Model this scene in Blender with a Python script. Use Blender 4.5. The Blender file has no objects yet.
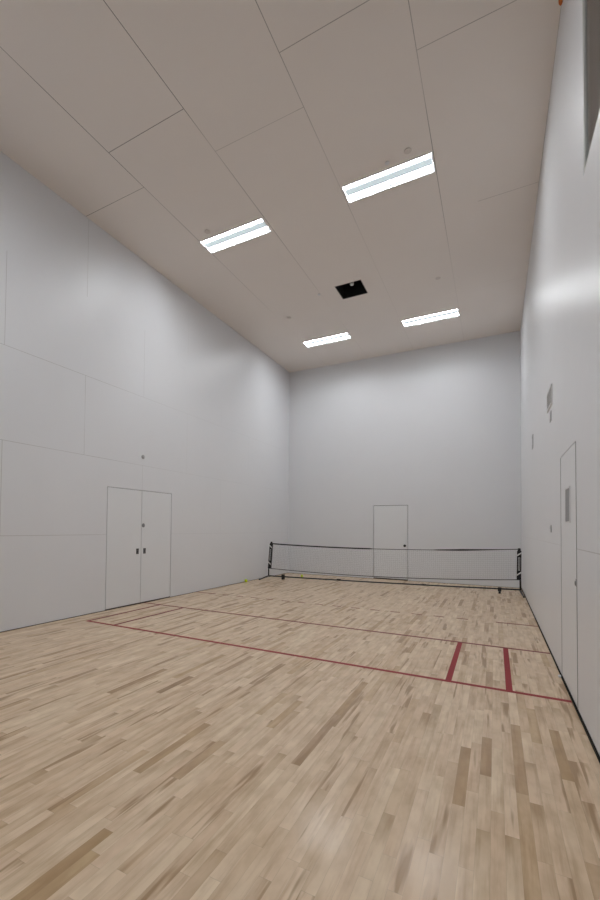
import bpy, bmesh, math, random
from mathutils import Vector, Matrix
random.seed(7)
SC = bpy.context.scene
COL = SC.collection
W = 6.096; H = 6.168; D = 11.86; Y0 = -0.335      # court width, height, back wall, front wall
T = 0.12                                          # wall thickness
L1 = 4.237                                        # nearest painted line

# ------------------------------------------------------------------ materials
class NT:
    def __init__(s, name):
        s.m = bpy.data.materials.new(name); s.m.use_nodes = True
        s.t = s.m.node_tree; s.n = s.t.nodes; s.b = s.n['Principled BSDF']
    def new(s, k, **kw):
        x = s.n.new(k)
        for a, v in kw.items(): setattr(x, a, v)
        return x
    def link(s, a, b): s.t.links.new(a, b)
    def math(s, op, a, b=None, c=None):
        x = s.new('ShaderNodeMath', operation=op)
        for i, v in enumerate((a, b, c)):
            if v is None: continue
            if isinstance(v, (int, float)): x.inputs[i].default_value = v
            else: s.link(v, x.inputs[i])
        return x.outputs[0]
    def mix(s, f, a, b, bt='MIX'):
        x = s.new('ShaderNodeMix', data_type='RGBA', blend_type=bt)
        if isinstance(f, (int, float)): x.inputs[0].default_value = f
        else: s.link(f, x.inputs[0])
        for i, v in ((6, a), (7, b)):
            if isinstance(v, tuple): x.inputs[i].default_value = (*v, 1)
            else: s.link(v, x.inputs[i])
        return x.outputs[2]
    def comb(s, x, y, z):
        c = s.new('ShaderNodeCombineXYZ')
        for i, v in enumerate((x, y, z)):
            if isinstance(v, (int, float)): c.inputs[i].default_value = v
            else: s.link(v, c.inputs[i])
        return c.outputs[0]
    def pos(s):
        g = s.new('ShaderNodeTexCoord'); x = s.new('ShaderNodeSeparateXYZ')
        s.link(g.outputs['Object'], x.inputs[0]); return g.outputs['Object'], x.outputs[0], x.outputs[1], x.outputs[2]
    def noise(s, vec, scale, detail=2, rough=.5):
        x = s.new('ShaderNodeTexNoise'); s.link(vec, x.inputs['Vector'])
        x.inputs['Scale'].default_value = scale; x.inputs['Detail'].default_value = detail; x.inputs['Roughness'].default_value = rough
        return x.outputs['Fac']
    def white(s, vec):
        x = s.new('ShaderNodeTexWhiteNoise', noise_dimensions='3D'); s.link(vec, x.inputs['Vector']); return x.outputs['Value']
    def ramp(s, f, stops):
        x = s.new('ShaderNodeValToRGB'); e = x.color_ramp.elements
        while len(e) < len(stops): e.new(.5)
        for k, (p, c) in enumerate(stops): e[k].position = p; e[k].color = (*c, 1)
        s.link(f, x.inputs[0]); return x.outputs[0]
    def bump(s, h, strength, dist):
        x = s.new('ShaderNodeBump'); x.inputs['Strength'].default_value = strength; x.inputs['Distance'].default_value = dist
        s.link(h, x.inputs['Height']); s.link(x.outputs[0], s.b.inputs['Normal'])

def simple(name, col, rough=.5, metal=0., spec=.5, emit=None, es=0., grain=0.):
    m = NT(name); b = m.b
    b.inputs['Base Color'].default_value = (*col, 1); b.inputs['Roughness'].default_value = rough
    b.inputs['Metallic'].default_value = metal; b.inputs['Specular IOR Level'].default_value = spec
    if emit: b.inputs['Emission Color'].default_value = (*emit, 1); b.inputs['Emission Strength'].default_value = es
    if grain:
        o, x, y, z = m.pos(); n = m.noise(o, 60, 3)
        m.link(m.mix(n, tuple(c*(1-grain) for c in col), tuple(min(1, c*(1+grain)) for c in col)), b.inputs['Base Color'])
    return m.m

WALLC = (.775, .785, .81); CEILC = (.84, .785, .745); SEAM = (.34, .32, .30)
def seam_line(m, coord, period, width, off=0.):
    """1 where coord is within width/2 of off + k*period"""
    a = m.math('DIVIDE', m.math('SUBTRACT', coord, off), period)
    d = m.math('ABSOLUTE', m.math('SUBTRACT', a, m.math('ROUND', a)))
    return m.math('LESS_THAN', d, width / 2 / period), a
def wall_mat(name, axis, yoff, seam=.55, rough=.36, width=.007, top=4.5):
    """painted 4 ft x 8 ft wall panels laid on their long side, joints staggered course by course"""
    m = NT(name); o, x, y, z = m.pos(); u = y if axis == 'y' else x
    hz, _ = seam_line(m, z, 1.233, width)
    course = m.math('FLOOR', m.math('DIVIDE', z, 1.233))
    odd = m.math('MODULO', course, 2.)
    uo = m.math('SUBTRACT', m.math('SUBTRACT', u, yoff), m.math('MULTIPLY', odd, 1.245))
    vt, _ = seam_line(m, uo, 2.49, width)
    hz = m.math('MULTIPLY', hz, m.math('LESS_THAN', z, top)); vt = m.math('MULTIPLY', vt, m.math('MULTIPLY', m.math('GREATER_THAN', z, 1.23), m.math('LESS_THAN', z, 8. if top > 3 else 0.)))
    ln = m.math('MAXIMUM', hz, vt)
    fade = m.ramp(m.noise(o, .55, 1), [(.30, (.35,)*3), (.48, (1,)*3)])
    # joint lines get fainter towards the far end of the court
    mr = m.new('ShaderNodeMapRange'); m.link(y, mr.inputs[0])
    for i, v in ((1, 4.6), (2, 6.6), (3, 1.), (4, .3)): mr.inputs[i].default_value = v
    fac = m.math('MULTIPLY', m.math('MULTIPLY', m.math('MULTIPLY', ln, fade), seam), mr.outputs[0])
    tint = m.mix(m.noise(o, .8, 3), tuple(c*.97 for c in WALLC), tuple(c*1.02 for c in WALLC))
    m.link(m.mix(fac, tint, SEAM), m.b.inputs['Base Color'])
    m.b.inputs['Roughness'].default_value = rough; m.b.inputs['Specular IOR Level'].default_value = .36
    m.bump(m.noise(o, 2.2, 2), .25, .012)
    return m.m
def ceil_mat():
    m = NT('ceiling_paint'); o, x, y, z = m.pos()
    st, a = seam_line(m, x, 1.222, .008)
    strip = m.math('FLOOR', m.math('MULTIPLY', m.math('DIVIDE', x, 1.222), -1.))
    odd = m.math('MODULO', strip, 2.)
    yo = m.math('ADD', y, m.math('MULTIPLY', odd, .63))
    tr, _ = seam_line(m, yo, 2.49, .008, 4.37)
    tr = m.math('MULTIPLY', tr, m.math('SUBTRACT', 1., m.math('MULTIPLY', m.math('LESS_THAN', x, -.75), m.math('GREATER_THAN', y, 5.5))))
    ln = m.math('MAXIMUM', st, tr)
    fade = m.ramp(m.noise(o, .5, 1), [(.36, (.35,)*3), (.55, (1,)*3)])
    # seam lines are drawn weaker farther down the court
    mr = m.new('ShaderNodeMapRange'); m.link(y, mr.inputs[0])
    for i, v in ((1, 5.), (2, 8.5), (3, 1.), (4, .15)): mr.inputs[i].default_value = v
    fac = m.math('MULTIPLY', m.math('MULTIPLY', m.math('MULTIPLY', ln, fade), .8), mr.outputs[0])
    m.link(m.mix(fac, m.mix(m.noise(o, 1., 2), tuple(c*.98 for c in CEILC), tuple(c*1.02 for c in CEILC)), (.12, .10, .09)), m.b.inputs['Base Color'])
    m.b.inputs['Roughness'].default_value = .62; m.b.inputs['Specular IOR Level'].default_value = .3
    return m.m
def floor_mat():
    m = NT('maple_strip_floor'); o, x, y, z = m.pos(); w = .057
    i = m.math('FLOOR', m.math('DIVIDE', x, w))
    r1 = m.white(m.comb(i, 3.1, 0)); r2 = m.white(m.comb(i, 9.7, 5))
    ln = m.math('ADD', .42, m.math('MULTIPLY', r2, .50))
    v = m.math('DIVIDE', m.math('ADD', y, m.math('MULTIPLY', r1, 7.)), ln)
    j = m.math('FLOOR', v)
    rb = m.white(m.comb(i, j, 1.3)); rc = m.white(m.comb(i, j, 8.8))
    base = m.ramp(rb, [(0, (.32, .185, .075)), (.022, (.43, .27, .125)), (.055, (.56, .385, .205)), (.11, (.65, .48, .305)), (.3, (.70, .53, .355)), (.7, (.73, .57, .39)), (1, (.78, .625, .44))])
    # some boards darken towards one end, where the heartwood starts
    fe = m.math('FRACT', v); fe = m.math('POWER', fe, 2.2)
    ef = m.math('MULTIPLY', fe, m.math('MULTIPLY', m.math('GREATER_THAN', m.white(m.comb(i, j, 4.4)), .88), .65))
    base = m.mix(ef, base, (.42, .265, .12))
    pink = m.mix(m.math('MULTIPLY', rc, .35), base, (.74, .54, .38))
    # grain running along the boards, shifted board by board
    gv = m.comb(m.math('ADD', m.math('MULTIPLY', x, 26.), m.math('MULTIPLY', rb, 40.)), m.math('ADD', m.math('MULTIPLY', y, 1.5), m.math('MULTIPLY', rc, 30.)), 0)
    g1 = m.noise(gv, 1., 4, .6)
    gc = m.mix(m.ramp(g1, [(.30, (1,)*3), (.52, (0,)*3)]), pink, m.mix(1., pink, (.80, .73, .66), 'MULTIPLY'))
    # dark heartwood streaks in some boards
    sv = m.comb(m.math('ADD', m.math('MULTIPLY', x, 30.), m.math('MULTIPLY', rc, 60.)), m.math('ADD', m.math('MULTIPLY', y, 2.2), m.math('MULTIPLY', rb, 90.)), 2.)
    s1 = m.ramp(m.noise(sv, .7, 2, .5), [(.54, (0,)*3), (.62, (1,)*3)])
    sf = m.math('MULTIPLY', s1, m.math('MULTIPLY', m.math('GREATER_THAN', rc, .72), .8))
    # soft cloudy figure that crosses the grain bands
    cl = m.ramp(m.noise(m.comb(m.math('MULTIPLY', x, 9.), m.math('ADD', m.math('MULTIPLY', y, 4.), m.math('MULTIPLY', rb, 20.)), 7.), 1., 3, .55), [(.32, (.84, .79, .72)), (.6, (1.04, 1.04, 1.04))])
    gc = m.mix(1., gc, cl, 'MULTIPLY')
    sc = m.mix(sf, gc, (.33, .19, .08))
    # joints
    fx = m.math('FRACT', m.math('DIVIDE', x, w)); ex = m.math('MINIMUM', fx, m.math('SUBTRACT', 1., fx))
    fy = m.math('FRACT', v); ey = m.math('MULTIPLY', m.math('MINIMUM', fy, m.math('SUBTRACT', 1., fy)), ln)
    gap = m.math('MAXIMUM', m.math('LESS_THAN', ex, .012), m.math('LESS_THAN', ey, .0012))
    fin = m.mix(m.math('MULTIPLY', gap, .3), sc, (.26, .18, .11))
    # scattered filled knots and scuffs
    kn = m.new('ShaderNodeTexVoronoi'); m.link(o, kn.inputs['Vector']); kn.inputs['Scale'].default_value = 2.1
    kf = m.math('LESS_THAN', kn.outputs['Distance'], .014)
    fin = m.mix(m.math('MULTIPLY', kf, .8), fin, (.06, .035, .025))
    m.link(fin, m.b.inputs['Base Color'])
    rg = m.ramp(m.noise(o, 9, 5, .65), [(.35, (.30,)*3), (.7, (.44,)*3)])
    m.link(rg, m.b.inputs['Roughness']); m.b.inputs['Specular IOR Level'].default_value = .42
    m.b.inputs['Coat Weight'].default_value = .42
    m.link(m.ramp(m.noise(o, 14, 4, .6), [(.3, (.15,)*3), (.7, (.205,)*3)]), m.b.inputs['Coat Roughness'])
    bh = m.math('ADD', m.math('MULTIPLY', rb, .25), m.noise(o, 3, 2))
    m.bump(bh, .12, .006)
    return m.m

M = {}
M['floor'] = floor_mat(); M['ceiling'] = ceil_mat()
M['wall_l'] = wall_mat('left_wall_paint', 'y', 1.935, .48)
M['wall_r'] = wall_mat('right_wall_paint', 'y', 1.935, .5, .37, top=1.6)
M['wall_b'] = wall_mat('back_wall_paint', 'x', -5.0, .12)
M['door'] = simple('door_paint', (.79, .805, .825), .38)
M['dark'] = simple('dark_gap', (.02, .02, .02), .8)
M['gap'] = simple('grey_gap_shade', (.42, .42, .42), .7)  # grey for the shaded gap at the right door's edges
M['threshold'] = simple('dark_threshold_and_gap', (.06, .05, .045), .6)  # thresholds, and the painted shadow gap at the wall foot
M['red'] = simple('red_court_paint', (.29, .025, .030), .5, spec=.2)
M['brownred'] = simple('dark_red_court_paint', (.20, .04, .038), .5, spec=.2)
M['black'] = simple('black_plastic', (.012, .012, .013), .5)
M['blackmetal'] = simple('black_powder_coat', (.018, .018, .019), .4, 0)
M['fabric'] = simple('black_webbing', (.016, .016, .018), .8, grain=.2)
M['tapegrey'] = simple('grey_net_tape', (.10, .10, .10), .8)
M['cord'] = simple('net_cord', (.22, .22, .22), .8)
M['whiteprint'] = simple('white_print', (.75, .75, .75), .6)
M['steel'] = simple('brushed_steel', (.30, .30, .31), .38, .9)
M['darksteel'] = simple('dark_bronze_metal', (.05, .05, .055), .4, .6)
M['plate'] = simple('grey_plate', (.46, .46, .47), .45)
M['whiteplastic'] = simple('white_plastic', (.74, .74, .75), .45)
M['lightframe'] = simple('white_enamel', (.80, .81, .82), .4)
M['sprinkler'] = simple('sprinkler_cover_paint', (.68, .62, .58), .5)
M['gapblack'] = simple('black_gap_shade', (.014, .013, .012), .8, spec=.15)  # near-black for the shadow gap along the right wall
M['orange'] = simple('orange_plastic', (.62, .16, .02), .45)
M['gallery'] = simple('gallery_taupe_paint', (.42, .38, .34), .7, grain=.05)
M['alu'] = simple('window_aluminium', (.60, .60, .58), .5, .2)
M['frost'] = simple('frosted_grey_glass', (.22, .22, .225), .35)
M['tube'] = simple('lamp_lens', (.8, .8, .8), .5, emit=(.945, .975, 1.), es=76.)
M['spine'] = simple('spine_glow', (.10, .12, .13), .6, emit=(.46, .52, .55), es=1.05)  # faint glow stands in for lamplight on the spine and edge strips
def ball_mat():
    m = NT('pickleball_plastic'); o, x, y, z = m.pos()
    v = m.new('ShaderNodeTexVoronoi'); m.link(o, v.inputs['Vector']); v.inputs['Scale'].default_value = 42.
    v.inputs['Randomness'].default_value = .25
    m.link(m.mix(m.math('LESS_THAN', v.outputs['Distance'], .2), (.70, .86, .02), (.20, .26, .01)), m.b.inputs['Base Color'])
    m.b.inputs['Roughness'].default_value = .45; return m.m
M['ball'] = ball_mat()
def glass_mat():
    m = NT('window_glass'); m.n.remove(m.b)
    fr = m.new('ShaderNodeFresnel'); fr.inputs[0].default_value = 1.5
    tr = m.new('ShaderNodeBsdfTransparent'); tr.inputs[0].default_value = (.82, .84, .83, 1)
    gl = m.new('ShaderNodeBsdfGlossy'); gl.inputs['Roughness'].default_value = .03
    mx = m.new('ShaderNodeMixShader'); m.link(fr.outputs[0], mx.inputs[0]); m.link(tr.outputs[0], mx.inputs[1]); m.link(gl.outputs[0], mx.inputs[2])
    m.link(mx.outputs[0], m.n['Material Output'].inputs[0]); return m.m
M['glass'] = glass_mat()

# ------------------------------------------------------------------ mesh helpers (world coordinates in, local meshes out)
def base(o):
    v = Vector((0, 0, 0))
    while o is not None: v += o.location; o = o.parent
    return v
def obj(name, bm, mat, parent=None, origin=None, smooth=False, bevel=0.):
    """link a bmesh given in world coordinates as one object under parent (or with its own origin)"""
    org = base(parent) if parent else Vector(origin or (0, 0, 0))
    bmesh.ops.recalc_face_normals(bm, faces=bm.faces)
    bmesh.ops.translate(bm, verts=bm.verts, vec=-org)
    me = bpy.data.meshes.new(name); bm.to_mesh(me); bm.free()
    me.materials.append(mat)
    if smooth:
        for p in me.polygons: p.use_smooth = True
    o = bpy.data.objects.new(name, me); COL.objects.link(o)
    if parent: o.parent = parent
    else: o.location = org
    if bevel:
        b = o.modifiers.new('bevel', 'BEVEL'); b.width = bevel; b.segments = 2; b.limit_method = 'ANGLE'
    return o
def box(bm, x0, x1, y0, y1, z0, z1):
    v = [bm.verts.new((x, y, z)) for x in (x0, x1) for y in (y0, y1) for z in (z0, z1)]
    for f in ((0, 1, 3, 2), (4, 6, 7, 5), (0, 4, 5, 1), (2, 3, 7, 6), (0, 2, 6, 4), (1, 5, 7, 3)): bm.faces.new([v[k] for k in f])
    return bm
def B(*a): return box(bmesh.new(), *a)
def tube(bm, pts, r, seg=10, cap=True):
    pts = [Vector(p) for p in pts]; rings = []
    rr = r if isinstance(r, (list, tuple)) else [r]*len(pts)
    for k, p in enumerate(pts):
        d = (pts[min(k+1, len(pts)-1)] - pts[max(k-1, 0)]).normalized()
        a = d.orthogonal().normalized() if k == 0 else (rings_a - d*rings_a.dot(d)).normalized()
        rings_a = a; b = d.cross(a)
        rings.append([bm.verts.new(p + (a*math.cos(t) + b*math.sin(t))*rr[k]) for t in (2*math.pi*s/seg for s in range(seg))])
    for k in range(len(rings)-1):
        for s in range(seg): bm.faces.new((rings[k][s], rings[k][(s+1) % seg], rings[k+1][(s+1) % seg], rings[k+1][s]))
    if cap: bm.faces.new(rings[0]); bm.faces.new(rings[-1])
    return bm
def lathe(bm, c, axis, prof, seg=24):
    """prof: (distance along axis, radius)"""
    c = Vector(c); d = Vector(axis).normalized()
    return tube(bm, [c + d*h for h, r in prof], [max(r, 1e-4) for h, r in prof], seg)
def wall(name, to3, u0, u1, v0, v1, holes, thick, mat):
    """slab with rectangular holes; to3(u, v, w): w = 0 on the room face, thick outside"""
    us = sorted({u0, u1, *[h[0] for h in holes], *[h[1] for h in holes]}); vs = sorted({v0, v1, *[h[2] for h in holes], *[h[3] for h in holes]})
    us = [u for u in us if u0 <= u <= u1]; vs = [v for v in vs if v0 <= v <= v1]
    bm = bmesh.new(); cache = {}
    def V(u, v, w):
        if (u, v, w) not in cache: cache[(u, v, w)] = bm.verts.new(to3(u, v, w))
        return cache[(u, v, w)]
    def solid(i, j):
        if not (0 <= i < len(us)-1 and 0 <= j < len(vs)-1): return False
        cu = (us[i]+us[i+1])/2; cv = (vs[j]+vs[j+1])/2
        return not any(h[0] < cu < h[1] and h[2] < cv < h[3] for h in holes)
    for i in range(len(us)-1):
        for j in range(len(vs)-1):
            if not solid(i, j): continue
            a, b, c, d = us[i], us[i+1], vs[j], vs[j+1]
            for w in (0., thick): bm.faces.new((V(a, c, w), V(b, c, w), V(b, d, w), V(a, d, w)))
            if not solid(i-1, j): bm.faces.new((V(a, c, 0.), V(a, d, 0.), V(a, d, thick), V(a, c, thick)))
            if not solid(i+1, j): bm.faces.new((V(b, c, 0.), V(b, d, 0.), V(b, d, thick), V(b, c, thick)))
            if not solid(i, j-1): bm.faces.new((V(a, c, 0.), V(b, c, 0.), V(b, c, thick), V(a, c, thick)))
            if not solid(i, j+1): bm.faces.new((V(a, d, 0.), V(b, d, 0.), V(b, d, thick), V(a, d, thick)))
    o = obj(name, bm, mat); o['kind'] = 'structure'; return o
def empty(name, loc):
    o = bpy.data.objects.new(name, None); o.location = loc; o.empty_display_size = .1; COL.objects.link(o); return o
def tag(o, label, cat, group=None):
    o['label'] = label; o['category'] = cat
    if group: o['group'] = group
    return o
def thing(name, loc, label, cat, group=None): return tag(empty(name, loc), label, cat, group)
def dup(root, loc, label):
    r = root.copy(); COL.objects.link(r); r.location = loc; r['label'] = label
    for ch in list(root.children):
        c = ch.copy(); COL.objects.link(c); c.parent = r
        for g in list(ch.children):
            e = g.copy(); COL.objects.link(e); e.parent = c
    return r

# ------------------------------------------------------------------ room shell
LY = [1.28, 5.665, 10.055]                        # near edge of each row of lights
LX = [(-4.897, -3.700), (-2.429, -1.230)]; LW = .352
HATCH = (-3.325, -2.80, 8.00, 8.535)
DL = (4.885, 6.470, 2.02); DR = (4.020, 4.905, 2.065); DB = (-3.505, -2.583, 2.018)
WIN = (.30, 3.615, 3.835, 5.35)

fl = obj('floor', B(-W-T, T, Y0-T, D+T, -.10, 0), M['floor']); fl['kind'] = 'structure'
wall('ceiling', lambda u, v, w: (u, v, H+w), -W-T, T, Y0-T, D+T, [(a, b, y, y+LW) for a, b in LX for y in LY] + [HATCH], .14, M['ceiling'])
wall('wall_left', lambda u, v, w: (-W-w, u, v), Y0, D, 0., H, [(DL[0], DL[1], 0., DL[2])], T, M['wall_l'])
wall('wall_right', lambda u, v, w: (w, u, v), Y0, D, 0., H, [(DR[0], DR[1], 0., DR[2]), WIN], T, M['wall_r'])
wall('wall_back', lambda u, v, w: (u, D+w, v), -W-T, T, 0., H, [(DB[0], DB[1], 0., DB[2])], T, M['wall_b'])
wall('wall_front', lambda u, v, w: (u, Y0-w, v), -W-T, T, 0., H, [], T, M['wall_b'])

# painted court lines: parts of the floor
LWD = .051
def fline(name, x0, x1, y0, y1, mat):
    return obj(name, B(x0, x1, y0, y1, 0., .0008), mat, fl)
fline('service_line', -5.735, -.012, L1-LWD/2, L1+LWD/2, M['red'])['label'] = 'red painted line nearest the camera'
fline('short_line', -W+.008, -.012, L1+1.524-LWD/2, L1+1.524+LWD/2, M['brownred'])
for x, c in ((-5.71, 'brownred'), (-5.19, 'brownred'), (-.925, 'red'), (-.445, 'red')):
    fline('service_box_line', x-LWD/2, x+LWD/2, L1+LWD/2, L1+1.524-LWD/2, M[c])
bm = bmesh.new(); y3 = L1+3.048; x = -W+.01
box(bm, x, x+.50, y3-LWD/2, y3+LWD/2, 0, .0008); box(bm, -.54, -.012, y3-LWD/2, y3+LWD/2, 0, .0008)
x += .66
while x < -.75:
    box(bm, x, x+.155, y3-.02, y3+.02, 0, .0008); x += .335
obj('dashed_receiving_line', bm, M['brownred'], fl)

# dark strips painted in for the shadow gap between floor and walls
def struct(name, bm, mat, **k):
    o = obj(name, bm, mat, **k); o['kind'] = 'structure'; return o
struct('shadow_gap_1', B(-.011, -.0005, Y0+.01, DR[1]-.02, 0, .020), M['gapblack'])
struct('shadow_gap_2', B(-.009, -.0005, DR[1]+.02, D-.001, 0, .016), M['gapblack'])
struct('shadow_gap_3', B(-W+.0005, -W+.008, Y0+.01, D-.001, 0, .007), M['threshold'])
struct('shadow_gap_4', B(-W+.01, DB[0]-.02, D-.007, D-.0005, 0, .006), M['threshold'])
struct('shadow_gap_5', B(DB[1]+.02, -.03, D-.007, D-.0005, 0, .006), M['threshold'])

# ------------------------------------------------------------------ doors
def sdoor(name, loc):
    o = empty(name, loc); o['kind'] = 'structure'; return o
# double door, left wall
d2 = sdoor('door_2', (-W, (DL[0]+DL[1])/2, 0)); mid = 5.668; g = .007
X = -W
obj('gap_backing', B(X-T-.03, X-.052, DL[0]-.03, DL[1]+.03, 0, DL[2]+.03), M['dark'], d2)  # black backing plate, added so the gaps round the leaves read as shade
obj('threshold', B(X-.050, X-.001, DL[0]+.003, DL[1]-.003, 0, .016), M['threshold'], d2)
def ring_pull(parent, c, nrm, along, mat, s=1.):
    """flush recessed pull: plate, cup and D ring"""
    n = Vector(nrm); a = Vector(along); c = Vector(c); up = Vector((0, 0, 1))
    def slab(bm, hw, h0, h1, d0, d1):
        pts = [c + a*p + up*q + n*r for p in (-hw, hw) for q in (h0, h1) for r in (d0, d1)]
        box(bm, min(p.x for p in pts), max(p.x for p in pts), min(p.y for p in pts), max(p.y for p in pts), min(p.z for p in pts), max(p.z for p in pts))
        return bm
    h = obj('pull_handle', slab(bmesh.new(), .030*s, -.048*s, .048*s, 0, .003), mat, parent, bevel=.002)
    bm = bmesh.new(); R = .020*s
    tube(bm, [c + n*.0055 + a*(math.cos(t)*R) + up*(math.sin(t)*R*1.4 - .004) for t in (2*math.pi*k/20 for k in range(21))], .003, 6)
    obj('ring', bm, M['steel'], h, smooth=True)
    return h
for k, (ya, yb) in enumerate(((DL[0]+.012, mid-g/2), (mid+g/2, DL[1]-.012))):
    lf = obj('door_leaf', B(X-.046, X-.001, ya, yb, .018, DL[2]-.008), M['door'], d2, bevel=.002)
    yc = mid-.088 if k == 0 else mid+.085
    ring_pull(lf, (X-.001, yc, .932), (1, 0, 0), (0, 1, 0), M['darksteel'])
    if k:
        bm = bmesh.new(); lathe(bm, (X-.001, 5.715, 1.392), (1, 0, 0), [(0, .036), (.004, .036), (.006, .030), (.010, .014), (.010, .001)])
        obj('round_lock', bm, M['steel'], lf, smooth=False)
# single door, right wall
d3 = sdoor('door_3', (0, (DR[0]+DR[1])/2, 0))
obj('gap_backing', B(.052, T+.03, DR[0]-.03, DR[1]+.03, 0, DR[2]+.03), M['dark'], d3)  # black plate added behind the leaf to darken its gaps
lf = obj('door_leaf', B(.001, .046, DR[0]+.006, DR[1]-.006, .014, DR[2]-.006), M['door'], d3, bevel=.002)
obj('viewing_pane', B(-.0035, .0008, 4.335, 4.565, 1.45, 1.73), M['frost'], lf)
bm = bmesh.new()
for a in ((4.322, 4.335, 1.437, 1.743), (4.565, 4.578, 1.437, 1.743), (4.335, 4.565, 1.437, 1.45), (4.335, 4.565, 1.73, 1.743)): box(bm, -.006, .001, a[0], a[1], a[2], a[3])
obj('pane_trim', bm, M['whiteplastic'], lf)
obj('gap_shade', B(-.004, .045, DR[0]+.0005, DR[0]+.005, .014, DR[2]-.008), M['gap'], d3)  # grey strips painted in as the dark gap beside the leaf
obj('gap_shade', B(-.002, .045, DR[1]-.0055, DR[1]-.0005, .014, DR[2]-.008), M['gap'], d3)
ring_pull(lf, (.001, 4.075, .97), (-1, 0, 0), (0, 1, 0), M['plate'], .6)
obj('threshold', B(-.030, .045, DR[0]+.85, DR[1]+.02, 0, .011), M['whiteplastic'], d3)
# single door, back wall
d1 = sdoor('door_1', ((DB[0]+DB[1])/2, D, 0))
obj('gap_backing', B(DB[0]-.03, DB[1]+.03, D+.052, D+T+.03, 0, DB[2]+.03), M['dark'], d1)  # black plate added at the back, keeps the door gaps dark
obj('threshold', B(DB[0]+.003, DB[1]-.003, D+.001, D+.050, 0, .018), M['threshold'], d1)
lf = obj('door_leaf', B(DB[0]+.012, DB[1]-.012, D+.001, D+.046, .030, DB[2]-.012), M['door'], d1, bevel=.002)
bm = bmesh.new(); lathe(bm, (-2.665, D+.001, .925), (0, -1, 0), [(0, .034), (.006, .034), (.008, .014), (.035, .014), (.040, .026), (.058, .028), (.066, .018), (.067, .001)])
obj('door_knob', bm, M['darksteel'], lf, smooth=True)

# ------------------------------------------------------------------ viewing window high in the right wall and the gallery behind
w1 = sdoor('window_1', (0, (WIN[0]+WIN[1])/2, WIN[2]))
bm = bmesh.new(); y0, y1, z0, z1 = WIN; e = .028
box(bm, .002, .035, y0, y0+e, z0, z1); box(bm, .002, .035, y1-e, y1, z0, z1)
box(bm, .002, .035, y0+e, y1-e, z0, z0+e); box(bm, .002, .035, y0+e, y1-e, z1-e, z1)
obj('window_frame', bm, M['alu'], w1)
obj('window_pane', B(.013, .018, y0+e, y1-e, z0+e, z1-e), M['glass'], w1)
G = (T+.001, 3.2, -.3, 5.6, 3.2, 6.1)
struct('floor_gallery', B(G[0], G[1], G[2], G[3], G[4]-.1, G[4]), M['gallery'])
struct('ceiling_gallery', B(G[0], G[1], G[2], G[3], G[5], G[5]+.1), M['gallery'])
struct('wall_gallery', B(G[1], G[1]+.1, G[2], G[3], G[4], G[5]), M['gallery'])
struct('wall_gallery_back', B(G[0], G[1], G[3], G[3]+.1, G[4], G[5]), M['gallery'])
struct('wall_gallery_front', B(G[0], G[1], G[2]-.1, G[2], G[4], G[5]), M['gallery'])

# ------------------------------------------------------------------ ceiling lights
def make_light():
    a, b = LX[0]; y = LY[0]; cx = (a+b)/2; cy = y+LW/2; L = (b-a)/2; w = LW/2
    t = thing('ceiling_light', (cx, cy, H), '', 'ceiling light', 'recessed strip lights in the ceiling')
    bm = bmesh.new(); e = .014                     # lip
    for q in ((-L, L, -w, -w+e), (-L, L, w-e, w), (-L, -L+e, -w+e, w-e), (L-e, L, -w+e, w-e)):
        box(bm, cx+q[0], cx+q[1], cy+q[2], cy+q[3], H-.004, H+.004)
    obj('frame', bm, M['lightframe'], t)
    bm = bmesh.new(); i = .004; dp = .055          # open tray
    for q in ((-L+i, L-i, -w+i, -w+i+.004), (-L+i, L-i, w-i-.004, w-i), (-L+i, -L+i+.004, -w+i, w-i), (L-i-.004, L-i, -w+i, w-i)):
        box(bm, cx+q[0], cx+q[1], cy+q[2], cy+q[3], H+.004, H+dp)
    box(bm, cx-L+i, cx+L-i, cy-w+i, cy+w-i, H+dp, H+dp+.01)
    obj('housing', bm, M['lightframe'], t)
    obj('centre_spine', B(cx-L+.02, cx+L-.02, cy-.063, cy+.063, H+.016, H+.03), M['spine'], t, bevel=.004)  # spine between the lenses, its lit grey put in as a faint glow
    for s in (-1, 1):
        bm = bmesh.new(); n = 8; c0 = cy+s*.097; r = .031; cols = []
        for xx in (cx-L+.022, cx+L-.022):
            cols.append([bm.verts.new((xx, c0+r*math.cos(math.pi*k/n), H+.036-.018*math.sin(math.pi*k/n))) for k in range(n+1)])
        for k in range(n): bm.faces.new((cols[0][k], cols[0][k+1], cols[1][k+1], cols[1][k]))
        for c_ in cols: bm.faces.new(c_)
        bm.faces.new((cols[0][0], cols[1][0], cols[1][n], cols[0][n]))
        obj('lamp_lens', bm, M['tube'], t)
        ys = sorted((cy+s*.131, cy+s*.160)); obj('edge_glow', B(cx-L+.02, cx+L-.02, ys[0], ys[1], H+.014, H+.022), M['spine'], t)  # edge strip glows faintly to imitate a lit grey band
    return t
LT = make_light()
lab = [['lit recessed strip light overhead, above the top edge of the picture, at the left', 'lit recessed strip light overhead, above the top edge of the picture, at the right'],
       ['lit recessed strip light, left of the two large near ones in the ceiling', 'lit recessed strip light, the largest, above and right of the black ceiling opening'],
       ['lit recessed strip light near the back wall, left and below the black ceiling opening', 'lit recessed strip light near the back wall, right and below the black ceiling opening']]
for r, y in enumerate(LY):
    for c, (a, b) in enumerate(LX):
        loc = ((a+b)/2, y+LW/2, H)
        if r == 0 and c == 0: LT['label'] = lab[0][0]; LT.location = loc
        else: dup(LT, loc, lab[r][c])

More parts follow.
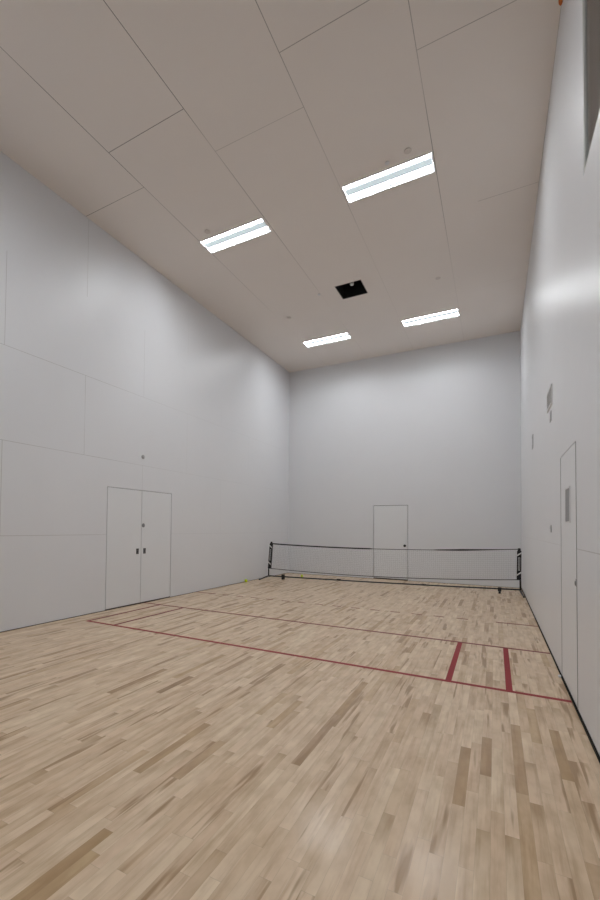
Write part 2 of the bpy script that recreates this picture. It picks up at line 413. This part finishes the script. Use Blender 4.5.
# black square opening in the ceiling
a, b, c, d = HATCH
t = thing('ceiling_opening', ((a+b)/2, (c+d)/2, H), 'black square open hatch in the middle of the ceiling with a pale round fitting inside', 'ceiling opening')
bm = bmesh.new(); k = .003
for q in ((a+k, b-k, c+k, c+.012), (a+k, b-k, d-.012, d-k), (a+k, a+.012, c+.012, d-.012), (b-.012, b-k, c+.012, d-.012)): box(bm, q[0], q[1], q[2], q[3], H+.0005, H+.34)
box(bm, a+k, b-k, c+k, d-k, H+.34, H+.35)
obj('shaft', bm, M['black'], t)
bm = bmesh.new()
for q in ((a-.01, b+.01, c-.01, c+.004), (a-.01, b+.01, d-.004, d+.01), (a-.01, a+.004, c+.004, d-.004), (b-.004, b+.01, c+.004, d-.004)): box(bm, q[0], q[1], q[2], q[3], H-.003, H-.0003)
obj('rim', bm, M['sprinkler'], t)
bm = bmesh.new(); lathe(bm, ((a+b)/2+.005, c+.27, H+.12), (0, 0, -1), [(-.06, .035), (0, .042), (.02, .036), (.030, .020), (.033, .001)], 20)
obj('round_fitting', bm, M['whiteplastic'], t, smooth=True)

# sprinkler covers and small detectors
def disc(name, x, y, r, label, cat, mat, group):
    t = thing(name, (x, y, H), label, cat, group)
    bm = bmesh.new(); lathe(bm, (x, y, H), (0, 0, -1), [(.0003, r*.55), (.012, r*.55)], 20); obj('neck', bm, M['darksteel'], t)
    bm = bmesh.new(); lathe(bm, (x, y, H), (0, 0, -1), [(.012, r), (.016, r), (.018, r*.9), (.0185, .001)], 24); obj('cover', bm, mat, t)
    return t
SP = (('round sprinkler cover beside the largest strip light', -1.50, 5.50), ('round sprinkler cover beside the near left strip light', -4.62, 5.52),
      ('round sprinkler cover left of the black ceiling opening', -4.65, 8.71), ('round sprinkler cover right of the black ceiling opening', -1.485, 8.62))
for l, x, y in SP: disc('ceiling_sprinkler', x, y, .047, l, 'sprinkler', M['sprinkler'], 'sprinkler covers in the ceiling')
disc('smoke_detector', -3.695, 8.11, .03, 'tiny pale round detector just left of the black ceiling opening', 'detector', M['whiteplastic'], 'tiny detectors in the ceiling')
disc('smoke_detector', -1.77, 5.56, .03, 'tiny pale round detector on the near edge of the largest strip light', 'detector', M['whiteplastic'], 'tiny detectors in the ceiling')

# orange fitting where ceiling and right wall meet
t = thing('ceiling_fitting', (-.014, 4.535, H), 'small orange fitting at the ceiling corner above the right wall', 'fitting')
bm = bmesh.new(); lathe(bm, (-.014, 4.535, H), (0, 0, -1), [(0, .017), (.008, .017), (.010, .012), (.014, .012)], 16); obj('base', bm, M['darksteel'], t, smooth=True)
bm = bmesh.new(); lathe(bm, (-.014, 4.535, H), (0, 0, -1), [(.014, .014), (.022, .017), (.045, .016), (.068, .008), (.076, .001)], 16); obj('cap', bm, M['orange'], t, smooth=True)

# ------------------------------------------------------------------ small fittings on the walls
t = thing('wall_sensor', (-W, 5.676, 2.62), 'small round grey disc on the left wall above the double door', 'sensor')
bm = bmesh.new(); lathe(bm, (-W, 5.676, 2.62), (1, 0, 0), [(.0003, .038), (.008, .038), (.014, .030)], 24); obj('rim', bm, M['plate'], t)
bm = bmesh.new(); lathe(bm, (-W, 5.676, 2.62), (1, 0, 0), [(.014, .026), (.022, .020), (.026, .001)], 20); obj('lens', bm, M['plate'], t, smooth=True)
t = thing('wall_vent', (0, 5.72, 2.76), 'grey louvred vent plate high on the right wall, above and beyond the door', 'vent')
bm = bmesh.new()
for q in ((5.50, 5.95, 2.745, 2.765), (5.50, 5.95, 2.935, 2.955), (5.50, 5.52, 2.765, 2.935), (5.93, 5.95, 2.765, 2.935)): box(bm, -.014, -.0003, *q)
obj('frame', bm, M['whiteplastic'], t)
bm = bmesh.new(); box(bm, -.003, -.0003, 5.52, 5.93, 2.765, 2.935)
for k in range(7): box(bm, -.010, -.003, 5.525, 5.925, 2.772+k*.024, 2.782+k*.024)
obj('louvre', bm, M['plate'], t)
def plate(name, y0, y1, z0, z1, label, cat, mat):
    t = thing(name, (0, (y0+y1)/2, z0), label, cat)
    obj('cover_plate', B(-.007, -.0003, y0, y1, z0, z1), mat, t, bevel=.002)
    ym = (y0+y1)/2; zm = (z0+z1)/2
    obj('switch_rocker', B(-.012, -.007, ym-(y1-y0)*.2, ym+(y1-y0)*.2, zm-(z1-z0)*.22, zm+(z1-z0)*.22), M['whiteplastic'], t)
    return t
plate('wall_box', 5.60, 5.72, 2.58, 2.69, 'small grey box on the right wall just below the vent plate', 'wall box', M['plate'])
plate('wall_box', 8.12, 8.33, 2.71, 2.93, 'grey box high on the right wall, nearest the back corner', 'wall box', M['plate'])
plate('light_switch', 5.655, 5.72, 1.35, 1.43, 'small grey switch plate on the right wall just beyond the door', 'light switch', M['plate'])

# ------------------------------------------------------------------ portable net
def ny(x): return 10.25 + (x+5.93)*.068
net = thing('pickleball_net', (-3.0, ny(-3.0), 0), 'black portable court net on a low frame stretched across the back of the court', 'net')
XL, XR = -5.93, -.07
def topz(x):
    u = (x-XL)/(XR-XL); return .955*(1-u) + .975*u - .075*4*u*(1-u) * (1 if u < .5 else 1)
def botz(x):
    u = (x-XL)/(XR-XL); return .275*(1-u) + .315*u - .085*4*u*(1-u)
def xs_top(x): return x   # kept simple: posts lean a little
bm = bmesh.new(); n = 129; rows = 15; x0, x1 = XL+.10, XR-.05
grid = [[(x0+(x1-x0)*i/n, None) for i in range(n+1)]]
def npt(i, j):
    x = x0+(x1-x0)*i/n; z = botz(x) + (topz(x)-botz(x))*j/rows
    xx = x + .055*(1-i/n)*(j/rows)
    return Vector((xx, ny(xx), z))
def ribbon(bm, pts, hw, th=.0012):
    """thin square cord along pts"""
    pr = None
    for k, p in enumerate(pts):
        q = pts[min(k+1, len(pts)-1)] - pts[max(k-1, 0)]; q.normalize()
        u = Vector((0, 1, 0)); s = q.cross(u).normalized()
        r = [bm.verts.new(p + s*a*hw + u*b*th) for a, b in ((-1, -1), (1, -1), (1, 1), (-1, 1))]
        if pr:
            for e in range(4): bm.faces.new((pr[e], pr[(e+1) % 4], r[(e+1) % 4], r[e]))
        pr = r
for j in range(1, rows): ribbon(bm, [npt(i, j) for i in range(0, n+1, 3)], .0006, .0006)
for i in range(0, n+1): ribbon(bm, [npt(i, 0), npt(i, rows)], .0006, .0006)
obj('net_mesh', bm, M['cord'], net)
def band(name, zf, hf, mat, xa, xb, lean=0., th=.004):
    bm = bmesh.new(); pr = None; N = 60
    for k in range(N+1):
        x = xa+(xb-xa)*k/N; z = zf(x); h = hf(x); y = ny(x)
        r = [bm.verts.new((x, y+b*th, z+a*h)) for a, b in ((-1, -1), (1, -1), (1, 1), (-1, 1))]
        if pr:
            for e in range(4): bm.faces.new((pr[e], pr[(e+1) % 4], r[(e+1) % 4], r[e]))
        else: bm.faces.new(r)
        pr = r
    bm.faces.new(pr); return obj(name, bm, mat, net)
band('top_tape', lambda x: topz(x)-.008, lambda x: .016 if x < -3.2 else (.007 if x < -1.75 else .008+.012*max(0, 1-abs(x+1.2)/.8)), M['fabric'], XL+.08, XR)
band('bottom_tape', lambda x: botz(x)+.004, lambda x: .009, M['tapegrey'], XL+.04, XR)
# side sleeves, posts
def sleeve(xb_, xt, s):
    zb, zt = (.275, .975) if s < 0 else (.315, .965); hw = .041
    def q(u, v, off): # u across -1..1, v up 0..1
        x = xb_+(xt-xb_)*v + u*hw; return Vector((x, ny(x)+off, zb+(zt-zb)*v))
    bm = bmesh.new(); f = [q(-1, 0, -.024), q(1, 0, -.024), q(1, .93, -.024), q(.35, 1, -.024), q(-.35, 1, -.024), q(-1, .93, -.024)]
    vf = [bm.verts.new(p) for p in f]; vb = [bm.verts.new(p+Vector((0, .048, 0))) for p in f]
    bm.faces.new(vf); bm.faces.new(vb)
    for k in range(6): bm.faces.new((vf[k], vf[(k+1) % 6], vb[(k+1) % 6], vb[k]))
    sl = obj('side_sleeve', bm, M['fabric'], net)
    bm = bmesh.new()
    def poly(pts):
        a_ = [bm.verts.new(q(u, v, -.0262)) for u, v in pts]; b_ = [bm.verts.new(q(u, v, -.0242)) for u, v in pts]
        bm.faces.new(a_); bm.faces.new(b_); m_ = len(pts)
        for k in range(m_): bm.faces.new((a_[k], a_[(k+1) % m_], b_[(k+1) % m_], b_[k]))
    d_ = -1 if s < 0 else 1                       # diagonal flashes above and below the panel
    poly([(-.95*d_, .77), (.95*d_, .86), (.95*d_, .91), (-.95*d_, .82)])
    poly([(-.95*d_, .13), (.95*d_, .22), (.95*d_, .27), (-.95*d_, .18)])
    for u in (-.30, .30): poly([(u-.08, .31), (u+.08, .31), (u+.08, .73), (u-.08, .73)])
    poly([(-.30, .31), (.30, .31), (.30, .322), (-.30, .322)]); poly([(-.30, .718), (.30, .718), (.30, .73), (-.30, .73)])
    obj('printed_mark', bm, M['whiteprint'], sl)
    bm = bmesh.new(); zz = .075 if s < 0 else .09
    xo = xb_ - .028 if s < 0 else xb_ + .030
    tube(bm, [(xo, ny(xo), zz), (xo+(xb_-xo)*.15, ny(xo), zb+.02), (xt, ny(xt), zt-.02)], [.018, .018, .018], 12)
    obj('post', bm, M['blackmetal'], net, smooth=True)
    bm = bmesh.new(); lathe(bm, (xt, ny(xt), zt-.02), (0, 0, 1), [(0, .026), (.03, .028), (.042, .018), (.043, .001)], 14)
    obj('post_cap', bm, M['black'], net, smooth=True)
    return xo
xa = sleeve(-5.895, -5.845, -1); xb = sleeve(-.105, -.095, 1)
bm = bmesh.new(); pts = []
for k in range(25):
    x = xa+(xb-xa)*k/24; u = k/24; pts.append((x, ny(x), .075+.03*u-.015*math.sin(math.pi*u)))
tube(bm, pts, .0165, 12); obj('base_bar', bm, M['blackmetal'], net, smooth=True)
for x, zz in ((xa, .075), (xb, .09)):
    dx = -.03 if x < -3 else .040
    bm = bmesh.new(); y = ny(x)
    tube(bm, [(x+dx*.9, y-.47, .016), (x+dx, y-.40, .02), (x, y-.10, .066), (x, y, zz), (x, y+.10, .066), (x+dx, y+.40, .02), (x+dx*.9, y+.47, .016)], .0155, 10)
    obj('foot', bm, M['blackmetal'], net, smooth=True)
for x in (-5.50, -.465):
    y = ny(x); bm = bmesh.new(); box(bm, x-.034, x+.034, y-.04, y+.04, .045, .13)
    box(bm, x-.022, x+.022, y-.06, y+.06, 0, .045)
    obj('centre_foot', bm, M['black'], net, bevel=.006)
for x in (-4.0, -2.0):
    bm = bmesh.new(); z = .09; tube(bm, [(x-.05, ny(x-.05), .084), (x+.05, ny(x+.05), .086)], .0205, 12); obj('bar_coupling', bm, M['black'], net, smooth=True)

# ------------------------------------------------------------------ balls
def ball(x, y, r, label):
    bm = bmesh.new(); bmesh.ops.create_uvsphere(bm, u_segments=28, v_segments=18, radius=r)
    bmesh.ops.translate(bm, verts=bm.verts, vec=(x, y, r))
    tag(obj('ball', bm, M['ball'], origin=(x, y, r), smooth=True), label, 'ball', 'yellow balls on the floor')
ball(-6.035, 9.25, .039, 'bright yellow-green ball on the floor against the left wall')
ball(-5.28, 11.03, .036, 'small yellow ball on the floor behind the net')

# ------------------------------------------------------------------ world and camera
wd = bpy.data.worlds.new('world'); SC.world = wd; wd.use_nodes = True
wd.node_tree.nodes['Background'].inputs[0].default_value = (.02, .02, .02, 1)
cam = bpy.data.cameras.new('camera'); co = bpy.data.objects.new('camera', cam); COL.objects.link(co)
F, yaw, pit, rol, cx, cy = 426.666, .501, .025, .010, 261.403, 516.997
cam.sensor_fit = 'VERTICAL'; cam.sensor_height = 36.; cam.sensor_width = 24.
cam.lens = F/900*36; cam.shift_x = (300-cx)/900; cam.shift_y = (cy-450)/900; cam.clip_start = .02
f = Vector((-math.sin(yaw)*math.cos(pit), math.cos(yaw)*math.cos(pit), math.sin(pit)))
r = Vector((math.cos(yaw), math.sin(yaw), 0)); u = r.cross(f)
r2 = r*math.cos(rol)+u*math.sin(rol); u2 = u*math.cos(rol)-r*math.sin(rol)
co.matrix_world = Matrix(((r2.x, u2.x, -f.x, -.548), (r2.y, u2.y, -f.y, 0), (r2.z, u2.z, -f.z, 1.371), (0, 0, 0, 1)))
SC.camera = co
SC.view_settings.view_transform = 'Standard'; SC.view_settings.look = 'None'
SC.view_settings.gamma = 1.; SC.view_settings.exposure = .14; SC.view_settings.use_curve_mapping = False
